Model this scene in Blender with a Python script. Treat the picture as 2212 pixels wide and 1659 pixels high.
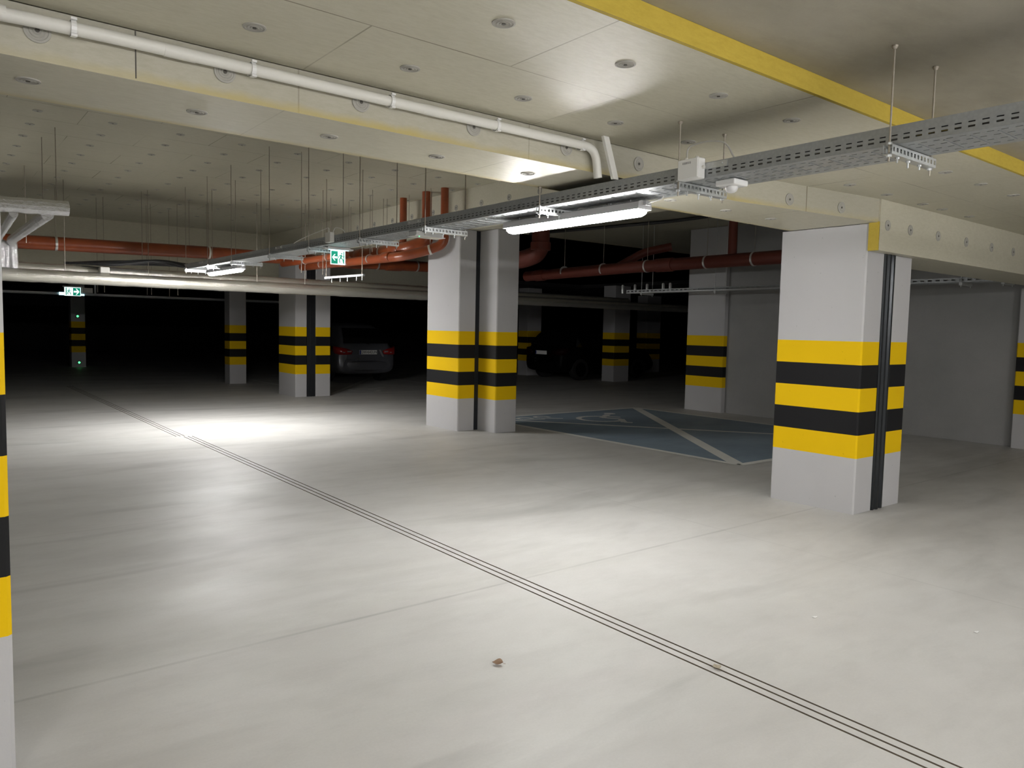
import bpy, math, random
from mathutils import Vector, Matrix
random.seed(7)
for o in list(bpy.data.objects):
    bpy.data.objects.remove(o)
SC = bpy.context.scene
COL = SC.collection

# ------------------------------------------------------------------ camera
FPX, YAW, PITCH, ROLL, CAM_Z = 1629.02, 0.6690, 0.0726, 0.0207, 1.528
f_ = Vector((math.sin(YAW)*math.cos(PITCH), math.cos(YAW)*math.cos(PITCH), -math.sin(PITCH)))
r_ = Vector((math.cos(YAW), -math.sin(YAW), 0)); u_ = r_.cross(f_)
r2 = r_*math.cos(ROLL)+u_*math.sin(ROLL); u2 = -r_*math.sin(ROLL)+u_*math.cos(ROLL)
cd = bpy.data.cameras.new('camera'); cam = bpy.data.objects.new('camera', cd); COL.objects.link(cam)
M = Matrix((r2, u2, -f_)).transposed().to_4x4(); M.translation = Vector((0, 0, CAM_Z))
cam.matrix_world = M
cd.sensor_fit = 'HORIZONTAL'; cd.sensor_width = 36.0; cd.lens = FPX/2212*36.0
cd.clip_start = 0.02; cd.clip_end = 200
SC.camera = cam

# ------------------------------------------------------------------ world, exposure
w = bpy.data.worlds.new('world'); SC.world = w; w.use_nodes = True
w.node_tree.nodes['Background'].inputs[0].default_value = (0.02, 0.02, 0.025, 1)
w.node_tree.nodes['Background'].inputs[1].default_value = 0.0
SC.view_settings.view_transform = 'Standard'; SC.view_settings.look = 'None'
SC.view_settings.gamma = 1.0; SC.view_settings.use_curve_mapping = False
SC.view_settings.exposure = 0.17
SC.cycles.max_bounces = 8; SC.cycles.diffuse_bounces = 4; SC.cycles.glossy_bounces = 3
LAMP_MAIN, LAMP_FAR, LAMP_REAR = 148.0, 325.0, 385.0   # emission of the lit tube diffusers, the place's light sources

# ------------------------------------------------------------------ materials
def s2l(c):
    return tuple((x/12.92 if x <= 0.04045 else ((x+0.055)/1.055)**2.4) for x in c)
def mat(name, rgb, rough=0.6, metal=0.0, emit=None, estr=0.0, spec=0.5, coat=0.0):
    m = bpy.data.materials.new(name); m.use_nodes = True
    b = m.node_tree.nodes['Principled BSDF']
    b.inputs['Base Color'].default_value = (*rgb, 1)
    b.inputs['Roughness'].default_value = rough
    b.inputs['Metallic'].default_value = metal
    b.inputs['Specular IOR Level'].default_value = spec
    b.inputs['Coat Weight'].default_value = coat
    if emit:
        b.inputs['Emission Color'].default_value = (*emit, 1); b.inputs['Emission Strength'].default_value = estr
    return m
class NT:
    """small helper for building node trees"""
    def __init__(s, m):
        s.m = m; s.t = m.node_tree; s.b = s.t.nodes['Principled BSDF']
        s.co = s.t.nodes.new('ShaderNodeTexCoord').outputs['Object']
        s._sep = None
    def new(s, k, **kw):
        n = s.t.nodes.new(k)
        for a, v in kw.items(): setattr(n, a, v)
        return n
    def link(s, a, b): s.t.links.new(a, b)
    def sep(s):
        if not s._sep:
            s._sep = s.new('ShaderNodeSeparateXYZ'); s.link(s.co, s._sep.inputs[0])
        return s._sep.outputs
    def mapping(s, scale=(1, 1, 1), rot=(0, 0, 0), loc=(0, 0, 0)):
        n = s.new('ShaderNodeMapping'); s.link(s.co, n.inputs[0])
        n.inputs['Scale'].default_value = scale; n.inputs['Rotation'].default_value = rot; n.inputs['Location'].default_value = loc
        return n.outputs[0]
    def noise(s, vec, scale, detail=4, rough=0.55):
        n = s.new('ShaderNodeTexNoise'); s.link(vec, n.inputs['Vector'])
        n.inputs['Scale'].default_value = scale; n.inputs['Detail'].default_value = detail; n.inputs['Roughness'].default_value = rough
        return n.outputs['Fac']
    def ramp(s, fac, a, b, ca=0.0, cb=1.0):
        n = s.new('ShaderNodeMapRange'); s.link(fac, n.inputs[0])
        n.inputs[1].default_value = a; n.inputs[2].default_value = b; n.inputs[3].default_value = ca; n.inputs[4].default_value = cb
        return n.outputs[0]
    def math(s, op, a, b=None, c=None):
        n = s.new('ShaderNodeMath', operation=op)
        for i, v in enumerate((a, b, c)):
            if v is None: continue
            if isinstance(v, (int, float)): n.inputs[i].default_value = v
            else: s.link(v, n.inputs[i])
        return n.outputs[0]
    def mix(s, fac, a, b):
        n = s.new('ShaderNodeMix', data_type='RGBA')
        if isinstance(fac, (int, float)): n.inputs[0].default_value = fac
        else: s.link(fac, n.inputs[0])
        for i, v in ((6, a), (7, b)):
            if isinstance(v, tuple): n.inputs[i].default_value = (*v, 1)
            else: s.link(v, n.inputs[i])
        return n.outputs[2]
    def color(s, c): s.link(c, s.b.inputs['Base Color'])
    def bump(s, h, strength=0.2, dist=0.01):
        n = s.new('ShaderNodeBump'); n.inputs['Strength'].default_value = strength; n.inputs['Distance'].default_value = dist
        s.link(h, n.inputs['Height']); s.link(n.outputs[0], s.b.inputs['Normal'])

def board_material(name, base, dark, plane, rough=0.48, yellow=None, seam=True, off=(0.72, 2.65), rowh=0.65):
    """fibre faced insulation board: streaks, board joints, optional stained edge (axis, from, to)"""
    m = mat(name, base, rough, spec=0.45); n = NT(m)
    big = n.noise(n.mapping((0.7, 0.7, 0.7)), 1.3, 4)
    fib = n.noise(n.mapping((9, 30, 30), rot=(0, 0, 0.5)), 1.8, 6, 0.75)
    c = n.mix(n.ramp(big, 0.35, 0.7), base, tuple(x*0.90 for x in base))
    c = n.mix(n.ramp(fib, 0.40, 0.70, 0, 0.55), c, dark)
    if seam:
        x, y, z = n.sep()
        if plane == 'xy': u, v = x, y
        else: u, v = x, z
        cmb = n.new('ShaderNodeCombineXYZ')
        n.link(n.math('SUBTRACT', u, off[0]), cmb.inputs[0]); n.link(n.math('SUBTRACT', v, off[1]), cmb.inputs[1])
        br = n.new('ShaderNodeTexBrick'); n.link(cmb.outputs[0], br.inputs['Vector'])
        br.offset = 0.5; br.squash = 1.0
        br.inputs['Scale'].default_value = 1.0; br.inputs['Mortar Size'].default_value = 0.0035
        br.inputs['Mortar Smooth'].default_value = 0.0
        br.inputs['Brick Width'].default_value = 1.33; br.inputs['Row Height'].default_value = rowh
        msk = n.ramp(n.noise(n.mapping((1, 1, 1), loc=(3, 1, 0)), 0.9, 2), 0.42, 0.62, 0.15, 0.95)
        c = n.mix(n.math('MULTIPLY', br.outputs['Fac'], msk), c, (0.10, 0.075, 0.03))
    if yellow:
        for ax, a, b_ in yellow:
            v = n.sep()[ax]
            wob = n.math('MULTIPLY', n.math('SUBTRACT', n.noise(n.mapping((3, 3, 3)), 2.2, 3), 0.5), 0.05)
            f = n.ramp(n.math('ADD', v, wob), a, b_)
            patch = n.ramp(n.noise(n.mapping((1, 1, 1), loc=(5, 2, 0)), 0.55, 3), 0.35, 0.62, 0.12, 0.85)
            c = n.mix(n.math('MULTIPLY', f, patch), c, (0.46, 0.37, 0.12))
    n.color(c)
    n.bump(n.math('ADD', n.math('MULTIPLY', fib, 0.5), big), 0.25, 0.004)
    return m

BOARD = (0.565, 0.54, 0.435); BDARK = (0.43, 0.405, 0.305)
m_ceil = board_material('insulation board ceiling', BOARD, BDARK, 'xy')
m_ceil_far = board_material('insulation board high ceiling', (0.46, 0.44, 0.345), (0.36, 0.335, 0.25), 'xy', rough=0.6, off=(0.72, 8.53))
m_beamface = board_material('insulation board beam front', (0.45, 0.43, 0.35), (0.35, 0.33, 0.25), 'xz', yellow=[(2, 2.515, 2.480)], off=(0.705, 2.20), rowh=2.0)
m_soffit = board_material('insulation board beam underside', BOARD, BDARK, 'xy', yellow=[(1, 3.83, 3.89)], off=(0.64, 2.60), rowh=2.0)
m_plainboard = board_material('insulation board plain', BOARD, BDARK, 'xy', seam=False)

def concrete(name, base, dark, streak, rough, bump=0.15, joints=(), smear=0.0):
    m = mat(name, base, rough, spec=0.4); n = NT(m)
    a = n.noise(n.mapping((0.55, 0.8, 1), rot=(0, 0, 0.35)), 1.3, 6, 0.62)
    b = n.noise(n.mapping((0.8, 2.2, 1), rot=(0, 0, 0.5)), 1.9, 8, 0.66)
    g = n.noise(n.mapping((1, 1, 1)), 90, 3)
    c = n.mix(n.ramp(a, 0.36, 0.70), base, dark)
    c = n.mix(n.ramp(b, 0.48, 0.78, 0, streak), c, tuple(x*0.70 for x in dark))
    if smear:     # worn tyre smears: stretched, warped clouds
        wv = n.new('ShaderNodeTexNoise'); n.link(n.mapping((0.28, 1.15, 1), rot=(0, 0, -0.55), loc=(2.3, 0.4, 0)), wv.inputs['Vector'])
        wv.inputs['Scale'].default_value = 1.25; wv.inputs['Detail'].default_value = 7; wv.inputs['Distortion'].default_value = 1.1
        c = n.mix(n.ramp(wv.outputs['Fac'], 0.54, 0.72, 0, smear), c, tuple(x*0.60 for x in dark))
    c = n.mix(n.ramp(g, 0.3, 0.8, 0, 0.12), c, tuple(x*0.5 for x in base))
    for (ax, v, wd, k) in joints:
        d = n.math('ABSOLUTE', n.math('SUBTRACT', n.sep()[ax], v))
        wob = n.ramp(n.noise(n.mapping((1, 1, 1)), 1.4, 3), 0.3, 0.7, 0.25, 1.0)
        f = n.math('MULTIPLY', n.ramp(d, wd*0.3, wd, 1.0, 0.0), n.math('MULTIPLY', wob, k))
        c = n.mix(f, c, tuple(x*0.40 for x in base))
    n.color(c); n.bump(n.math('ADD', n.math('MULTIPLY', g, 0.3), b), bump, 0.004)
    rr = n.ramp(a, 0.3, 0.8, rough-0.08, rough+0.1); n.link(rr, n.b.inputs['Roughness'])
    return m
m_floor = concrete('trowelled concrete floor', (0.545, 0.54, 0.52), (0.465, 0.458, 0.437), 0.35, 0.52,
                   joints=[(1, 3.50, 0.017, 0.45), (1, 6.15, 0.011, 0.25), (1, 12.45, 0.030, 0.6), (0, 4.9, 0.012, 0.22)], smear=0.42)
m_rawconc = concrete('raw concrete ceiling', (0.40, 0.375, 0.31), (0.30, 0.275, 0.215), 0.6, 0.55)
m_unlit = mat('far surface darkened as unlit', (0.03, 0.03, 0.03), 0.9)  # near-black base stands in for missing light on the far surfaces
m_darkwall = concrete('grey painted wall', (0.31, 0.305, 0.30), (0.27, 0.27, 0.265), 0.1, 0.8, 0.08)

def paint(name, rgb, rough=0.55, scuff=0.12):
    m = mat(name, rgb, rough, spec=0.16); n = NT(m)
    a = n.noise(n.mapping((1, 1, 1)), 2.2, 5); g = n.noise(n.mapping((1, 1, 1)), 160, 2)
    c = n.mix(n.ramp(a, 0.4, 0.75, 0, scuff), rgb, tuple(x*0.72 for x in rgb))
    sp = n.noise(n.mapping((1, 1, 1)), 34, 2)
    c = n.mix(n.ramp(sp, 0.72, 0.76, 0, 0.35), c, tuple(x*0.4 for x in rgb))
    n.color(c); n.bump(n.math('ADD', g, a), 0.12, 0.003)
    return m
m_white = paint('pillar white paint', (0.45, 0.445, 0.45))
m_yellow = paint('pillar yellow paint', (0.72, 0.46, 0.002), 0.75, 0.06)
m_black = paint('pillar black paint', (0.011, 0.011, 0.012), 0.6, 0.05)
m_wool = board_material('yellow insulation edge', (0.48, 0.355, 0.045), (0.36, 0.26, 0.025), 'xy', rough=0.8, seam=False)
m_joint = mat('black joint rubber', (0.012, 0.014, 0.017), 0.35)
m_jointglossy = mat('dark steel joint profile', (0.018, 0.021, 0.024), 0.25, 0.5)
m_slot = mat('slot drain brown steel', (0.17, 0.145, 0.11), 0.7)  # one even brown for slot walls and bottom

def metal(name, rgb, rough, spangle=0.25, sc=60):
    m = mat(name, rgb, rough, 0.7); n = NT(m)
    v = n.new('ShaderNodeTexVoronoi'); n.link(n.mapping((1, 1, 1)), v.inputs['Vector']); v.inputs['Scale'].default_value = sc
    c = n.mix(n.ramp(v.outputs['Distance'], 0.1, 0.7, 0, spangle), rgb, tuple(x*0.6 for x in rgb)); n.color(c)
    n.link(n.ramp(n.noise(n.mapping((1, 1, 1)), 12, 3), 0.3, 0.7, rough-0.06, rough+0.1), n.b.inputs['Roughness'])
    return m
m_galv = metal('galvanised steel', (0.42, 0.44, 0.45), 0.55)
m_strut = metal('bright zinc strut', (0.62, 0.64, 0.64), 0.36)
m_rod = metal('zinc threaded rod', (0.42, 0.38, 0.32), 0.45)
m_clampmetal = mat('steel pipe clamp', (0.75, 0.74, 0.72), 0.3, 0.8)
m_foil = mat('aluminium foil wrap', (0.66, 0.64, 0.58), 0.24, 0.8)
_n = NT(m_foil)
_n.bump(_n.math('ADD', _n.noise(_n.mapping((2, 22, 22)), 3.0, 5, 0.7), _n.math('MULTIPLY', _n.noise(_n.mapping((1, 1, 1)), 30, 3), 0.5)), 0.55, 0.012)
m_foilbright = mat('bright aluminium foil wrap', (0.88, 0.88, 0.90), 0.20, 0.8)  # paler, shinier foil than the two crossing pipes
_n = NT(m_foilbright); _n.bump(_n.noise(_n.mapping((1, 1, 1)), 16, 5, 0.75), 0.9, 0.03)
m_dimred = mat('drain pipe red darkened as in shade', (0.12, 0.030, 0.020), 0.5, spec=0.3)  # pipe colour darkened to stand in for the dim light of the side bay
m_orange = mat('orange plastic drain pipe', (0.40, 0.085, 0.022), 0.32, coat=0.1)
_n = NT(m_orange); _n.color(_n.mix(_n.ramp(_n.noise(_n.mapping((1, 1, 1)), 3, 3), 0.35, 0.7), (0.28, 0.062, 0.018), (0.20, 0.042, 0.014)))
m_whiteplastic = mat('white plastic', (0.74, 0.74, 0.73), 0.35)
m_offwhite = mat('warm white plastic pipe', (0.66, 0.65, 0.61), 0.4)
m_dome = mat('milky sensor dome', (0.68, 0.68, 0.68), 0.35)
m_cable = mat('black cable sheath', (0.02, 0.02, 0.022), 0.5)
m_greycable = mat('grey cable sheath', (0.42, 0.41, 0.38), 0.5)
m_diffs = {k: mat('lit diffuser '+k, (0.9, 0.9, 0.9), 0.3, emit=(1.0, 0.985, 0.97), estr=v) for k, v in (('main', LAMP_MAIN), ('far', LAMP_FAR), ('rear', LAMP_REAR))}
m_lamphouse = mat('lamp housing grey', (0.55, 0.55, 0.56), 0.4)
m_signwhite = mat('backlit sign white', (0.8, 0.9, 0.9), 0.3, emit=(0.80, 1.0, 0.98), estr=1.15)
m_signgreen = mat('backlit sign green', (0.0, 0.2, 0.12), 0.3, emit=(0.0, 0.23, 0.14), estr=0.85)
m_signcyan = mat('backlit sign edge glow', (0.6, 0.9, 1.0), 0.3, emit=(0.55, 0.9, 1.0), estr=1.6)
m_led = mat('green indicator light', (0.1, 0.9, 0.3), 0.3, emit=(0.10, 1.0, 0.28), estr=2.2)
m_anchor = mat('insulation anchor plate', (0.36, 0.35, 0.315), 0.7)
m_anchordark = mat('anchor socket', (0.07, 0.065, 0.055), 0.6)
m_blue = concrete('worn blue bay paint', (0.25, 0.32, 0.39), (0.19, 0.25, 0.31), 0.4, 0.6)
m_line = concrete('worn white road paint', (0.78, 0.78, 0.74), (0.68, 0.68, 0.64), 0.15, 0.6)
m_shadedcar = mat('car paint darkened as in shade', (0.002, 0.002, 0.0022), 0.5, spec=0.1)  # near-black base stands in for the shade around the second car, rims included
m_shadedlens = mat('car lens darkened as in shade', (0.012, 0.001, 0.001), 0.5, spec=0.1)  # lens colour darkened too, so the second car sinks into the dark
m_paintgrey = mat('dark grey car paint', (0.15, 0.155, 0.175), 0.36, 0.4, coat=0.6)
m_carglass = mat('tinted car glass', (0.004, 0.004, 0.005), 0.08, coat=0.3)
m_lensred = mat('red tail light lens', (0.32, 0.012, 0.010), 0.18, coat=0.6)
m_lensclear = mat('clear reversing lens', (0.75, 0.72, 0.72), 0.15, 0.6)
m_tyre = mat('tyre rubber', (0.012, 0.012, 0.012), 0.8)
m_alloy = mat('alloy wheel', (0.35, 0.36, 0.37), 0.3, 0.9)
m_chrome = mat('chrome trim', (0.8, 0.8, 0.8), 0.2, 1.0)
m_plate = mat('reflective number plate', (0.93, 0.93, 0.91), 0.3)
m_plateblue = mat('number plate blue band', (0.01, 0.03, 0.25), 0.4)
m_platetext = mat('number plate black lettering', (0.01, 0.01, 0.01), 0.5)
m_leafbrown = mat('dry brown leaf', (0.24, 0.15, 0.09), 0.7)
m_leaftan = mat('dry tan leaf', (0.34, 0.30, 0.22), 0.7)
m_labelgrey = mat('printed grey marking', (0.20, 0.20, 0.20), 0.6)

# ------------------------------------------------------------------ mesh helpers
class MB:
    def __init__(s): s.v = []; s.f = []; s.mi = []
    def quad(s, a, b, c, d, m=0):
        i = len(s.v); s.v += [tuple(a), tuple(b), tuple(c), tuple(d)]; s.f.append((i, i+1, i+2, i+3)); s.mi.append(m)
    def poly(s, pts, m=0):
        i = len(s.v); s.v += [tuple(p) for p in pts]; s.f.append(tuple(range(i, i+len(pts)))); s.mi.append(m)
    def box(s, x0, x1, y0, y1, z0, z1, m=0, faces='all', bev=0.0):
        i = len(s.v)
        if bev > 0:
            b = bev   # chamfered vertical edges
            ring = [(x0+b, y0), (x1-b, y0), (x1, y0+b), (x1, y1-b), (x1-b, y1), (x0+b, y1), (x0, y1-b), (x0, y0+b)]
            s.prism(ring, z0, z1, m); return
        s.v += [(x0, y0, z0), (x1, y0, z0), (x1, y1, z0), (x0, y1, z0), (x0, y0, z1), (x1, y0, z1), (x1, y1, z1), (x0, y1, z1)]
        for q in ((0, 3, 2, 1), (4, 5, 6, 7), (0, 1, 5, 4), (1, 2, 6, 5), (2, 3, 7, 6), (3, 0, 4, 7)):
            s.f.append(tuple(i+k for k in q)); s.mi.append(m)
    def prism(s, ring, z0, z1, m=0, caps=True):
        n = len(ring); i = len(s.v)
        s.v += [(x, y, z0) for x, y in ring]+[(x, y, z1) for x, y in ring]
        for k in range(n):
            s.f.append((i+k, i+(k+1) % n, i+n+(k+1) % n, i+n+k)); s.mi.append(m)
        if caps:
            s.f.append(tuple(i+k for k in reversed(range(n)))); s.mi.append(m)
            s.f.append(tuple(i+n+k for k in range(n))); s.mi.append(m)
    def tube(s, pts, r, seg=12, m=0, cap=True, radii=None):
        P = [Vector(p) for p in pts]; n = len(P); rings = []
        t0 = (P[1]-P[0]).normalized()
        up = Vector((0, 0, 1)) if abs(t0.z) < 0.9 else Vector((1, 0, 0))
        a = t0.cross(up).normalized(); b = a.cross(t0)
        prev = t0
        for k in range(n):
            t = (P[min(k+1, n-1)]-P[max(k-1, 0)]).normalized()
            q = prev.rotation_difference(t); a = q @ a; b = q @ b; prev = t
            rr = radii[k] if radii else r
            i = len(s.v); rings.append(i)
            for j in range(seg):
                an = 2*math.pi*j/seg; s.v.append(tuple(P[k]+(a*math.cos(an)+b*math.sin(an))*rr))
        for k in range(n-1):
            for j in range(seg):
                s.f.append((rings[k]+j, rings[k]+(j+1) % seg, rings[k+1]+(j+1) % seg, rings[k+1]+j)); s.mi.append(m)
        if cap:
            s.f.append(tuple(rings[0]+j for j in reversed(range(seg)))); s.mi.append(m)
            s.f.append(tuple(rings[-1]+j for j in range(seg))); s.mi.append(m)
    def lathe(s, prof, seg=20, m=0, M=None):
        """prof: (r, h) list around +Z; M places it"""
        base = len(s.v); n = len(prof)
        for r, h in prof:
            for j in range(seg):
                an = 2*math.pi*j/seg; p = Vector((r*math.cos(an), r*math.sin(an), h))
                s.v.append(tuple(M @ p if M else p))
        for k in range(n-1):
            for j in range(seg):
                a = base+k*seg
                s.f.append((a+j, a+(j+1) % seg, a+seg+(j+1) % seg, a+seg+j)); s.mi.append(m)
        s.f.append(tuple(base+j for j in reversed(range(seg)))); s.mi.append(m)
        s.f.append(tuple(base+(n-1)*seg+j for j in range(seg))); s.mi.append(m)
    def grid(s, U, V, hole, f, w0, w1, m=0):
        """perforated plate: cells U x V without those where hole(i, j); f(u, v, w) gives the point"""
        ok = lambda i, j: 0 <= i < len(U)-1 and 0 <= j < len(V)-1 and not hole(i, j)
        for i in range(len(U)-1):
            for j in range(len(V)-1):
                if not ok(i, j): continue
                u0, u1, v0, v1 = U[i], U[i+1], V[j], V[j+1]
                s.quad(f(u0, v0, w0), f(u1, v0, w0), f(u1, v1, w0), f(u0, v1, w0), m)
                s.quad(f(u0, v1, w1), f(u1, v1, w1), f(u1, v0, w1), f(u0, v0, w1), m)
                for (di, dj, a, c) in ((-1, 0, (u0, v0), (u0, v1)), (1, 0, (u1, v1), (u1, v0)), (0, -1, (u1, v0), (u0, v0)), (0, 1, (u0, v1), (u1, v1))):
                    if not ok(i+di, j+dj): s.quad(f(*a, w0), f(*c, w0), f(*c, w1), f(*a, w1), m)
    def merged(s):
        idx = {}; nv = []; mp = []
        for p in s.v:
            k = (round(p[0], 5), round(p[1], 5), round(p[2], 5))
            if k not in idx: idx[k] = len(nv); nv.append(p)
            mp.append(idx[k])
        nf = []; nm = []
        for f, m in zip(s.f, s.mi):
            g = tuple(mp[i] for i in f)
            if len(set(g)) == len(g): nf.append(g); nm.append(m)
        s.v, s.f, s.mi = nv, nf, nm; return s
    def build(s, name, mats, parent=None, smooth=False, loc=None):
        me = bpy.data.meshes.new(name); me.from_pydata(s.v, [], s.f)
        mats = mats if isinstance(mats, (list, tuple)) else [mats]
        for m in mats: me.materials.append(m)
        me.polygons.foreach_set('material_index', s.mi)
        if smooth:
            me.polygons.foreach_set('use_smooth', [True]*len(s.f))
            me.update()
            try: me.set_sharp_from_angle(angle=math.radians(38))
            except Exception: pass
        me.update(); me.validate()
        o = bpy.data.objects.new(name, me); COL.objects.link(o)
        if parent: o.parent = parent
        if loc: o.location = loc
        return o
def tag(o, label=None, cat=None, group=None, kind=None):
    if label: o['label'] = label
    if cat: o['category'] = cat
    if group: o['group'] = group
    if kind: o['kind'] = kind
    return o
def empty(name, loc, label=None, cat=None, group=None, kind='thing'):
    o = bpy.data.objects.new(name, None); COL.objects.link(o); o.location = loc; o.empty_display_size = 0.05
    return tag(o, label, cat, group, kind)
def copy_tree(o, parent=None):
    c = o.copy(); COL.objects.link(c); c.parent = parent
    for ch in list(o.children): copy_tree(ch, c)
    return c
def bend(pts, rad=0.1, n=6):
    """round the corners of a polyline"""
    P = [Vector(p) for p in pts]; out = [P[0]]
    for k in range(1, len(P)-1):
        a = (P[k-1]-P[k]); b = (P[k+1]-P[k]); r = min(rad, a.length*0.48, b.length*0.48)
        p0 = P[k]+a.normalized()*r; p1 = P[k]+b.normalized()*r
        for j in range(n+1):
            t = j/n; out.append(p0*(1-t)**2+P[k]*2*t*(1-t)+p1*t*t)
    out.append(P[-1]); return out

# ================================================================== the shell
Z_MID, Z_NEAR, Z_HIGH, Z_SOF, Z_DEEP = 2.66, 2.75, 3.57, 2.47, 2.24
# floor with three real slots of the drain
SL = [2.780, 2.8325, 2.885]; SW = 0.012; YB = 10.62
def floor_mesh():
    b = MB()
    def strip(y0, y1, off):
        xs = [-16.0]
        for x in SL: xs += [x+off-SW/2, x+off+SW/2]
        xs.append(32.0)
        for k in range(0, len(xs), 2):
            b.quad((xs[k], y0, 0), (xs[k+1], y0, 0), (xs[k+1], y1, 0), (xs[k], y1, 0))
        for k in range(3):      # slot walls
            for x in (SL[k]+off-SW/2, SL[k]+off+SW/2):
                b.quad((x, y0, 0), (x, y1, 0), (x, y1, -0.012), (x, y0, -0.012), 1)
            b.quad((SL[k]+off-SW/2, y0, -0.012), (SL[k]+off+SW/2, y0, -0.012), (SL[k]+off+SW/2, y1, -0.012), (SL[k]+off-SW/2, y1, -0.012), 1)
    strip(-8, YB-0.03, 0.0)
    b.quad((-16, YB-0.03, 0), (32, YB-0.03, 0), (32, YB+0.03, 0), (-16, YB+0.03, 0))
    strip(YB+0.03, 20.0, -0.08)
    b.quad((-16, 20, 0), (32, 20, 0), (32, 46, 0), (-16, 46, 0))
    return b
floor = floor_mesh().build('floor', [m_floor, m_slot])
tag(floor, 'pale grey trowelled concrete floor with three thin slot drain lines', 'floor', kind='structure')

# --- painted bays on the floor (children of the floor)
def ribbon(b, p, q, wd, z=0.004, m=0):
    p = Vector((*p, z)); q = Vector((*q, z)); d = (q-p).normalized(); n = Vector((-d.y, d.x, 0))*wd/2
    b.quad(p-n, q-n, q+n, p+n, m)
def arc_pts(cx, cy, r, a0, a1, n=22):
    return [(cx+r*math.cos(math.radians(a0+(a1-a0)*k/n)), cy+r*math.sin(math.radians(a0+(a1-a0)*k/n))) for k in range(n+1)]
def polyline(b, pts, wd, z=0.0055):
    for a, c in zip(pts[:-1], pts[1:]): ribbon(b, a, c, wd, z)
bx0, bx1, by0, by1 = 7.50, 11.33, 5.18, 10.30
b = MB(); b.quad((bx0, by0, 0.002), (bx1, by0, 0.002), (bx1, by1, 0.002), (bx0, by1, 0.002)); b.build('blue_bay_paint', m_blue, floor)
b = MB()
for p, q in (((bx0, by0), (bx1, by0)), ((bx1, by0), (bx1, by1)), ((bx1, by1), (bx0, by1)), ((bx0, by1), (bx0, by0)), ((bx0, by0), (bx1, by1)), ((bx0, by1), (bx1, by0))):
    dg_ = p[0] != q[0] and p[1] != q[1]
    if dg_: p, q = ((p[0]+(q[0]-p[0])*0.012, p[1]+(q[1]-p[1])*0.012), (p[0]+(q[0]-p[0])*0.988, p[1]+(q[1]-p[1])*0.988))
    ribbon(b, p, q, 0.17 if dg_ and p[1] < q[1] else 0.10, 0.0032 if dg_ and p[1] < q[1] else (0.0036 if dg_ else 0.004))
b.build('bay_outline', m_line, floor)
def wheelchair(cx, cy, s, rot):
    b = MB()
    ca, sa = math.cos(rot), math.sin(rot)
    def T(pts): return [(cx+s*(x*ca-y*sa), cy+s*(x*sa+y*ca)) for x, y in pts]
    polyline(b, T(arc_pts(0, -0.15, 0.33, 100, 350)), 0.085*s)
    polyline(b, T([(-0.05, 0.48), (-0.02, 0.02), (0.28, 0.0), (0.42, -0.38), (0.54, -0.36)]), 0.10*s)
    polyline(b, T([(-0.03, 0.24), (0.22, 0.22)]), 0.08*s)
    hp = T(arc_pts(-0.06, 0.63, 0.095, 0, 360, 16)); b.poly([(x, y, 0.0055) for x, y in hp[:-1]])
    return b
wheelchair(9.45, 9.35, 1.15, math.radians(-60)).build('wheelchair_symbol', m_line, floor)
b = MB()
polyline(b, arc_pts(8.15, 9.93, 0.13, -30, 220), 0.07); polyline(b, [(8.05, 9.84), (8.40, 9.70)], 0.07)
polyline(b, arc_pts(8.55, 9.95, 0.13, -30, 220), 0.07); polyline(b, [(8.45, 9.86), (8.75, 9.62)], 0.07)
b.build('bay_number', m_line, floor)
b = MB()
for p, q in (((7.15, 15.5), (10.9, 15.5)), ((10.9, 15.5), (10.9, 20.6)), ((7.15, 15.5), (7.15, 20.6)), ((7.15, 20.6), (10.9, 15.5)), ((7.15, 15.5), (10.9, 20.6))):
    ribbon(b, p, q, 0.10)
b.build('bay_outline', m_line, floor)
wheelchair(8.55, 16.4, 1.1, math.radians(-60)).build('wheelchair_symbol', m_line, floor)

# --- anchors
def anchor_proto(seg):
    b = MB()
    b.lathe([(0.0445, 0.0), (0.0445, 0.004), (0.037, 0.0055), (0.034, 0.003), (0.029, 0.003), (0.026, 0.006), (0.021, 0.003), (0.017, 0.003), (0.014, 0.006), (0.009, 0.0035)], seg, 0)
    b.lathe([(0.008, 0.0036), (0.008, 0.0066)], 8, 1)
    return b
PROT_N = anchor_proto(28); PROT_F = anchor_proto(12)
_am = {}
def anchor(parent, p, normal, near=True):
    k = near
    if k not in _am:
        o = (PROT_N if near else PROT_F).build('insulation_anchor', [m_anchor, m_anchordark], parent, smooth=near); _am[k] = o.data
    else:
        o = bpy.data.objects.new('insulation_anchor', _am[k]); COL.objects.link(o); o.parent = parent
    o.matrix_world = Matrix.Translation(Vector(p)) @ Vector(normal).to_track_quat('Z', 'Y').to_matrix().to_4x4()
    return o

# --- ceilings
b = MB(); b.box(-9, 13, 2.005, 3.30, Z_MID, 2.90); 
ceil_mid = b.build('ceiling', [m_ceil])
tag(ceil_mid, 'beige insulation board ceiling strip with round anchor plates in front of the first beam', 'ceiling', kind='structure')
b = MB(); b.box(-9, 13, 1.985, 2.004, Z_MID, Z_NEAR)
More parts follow.
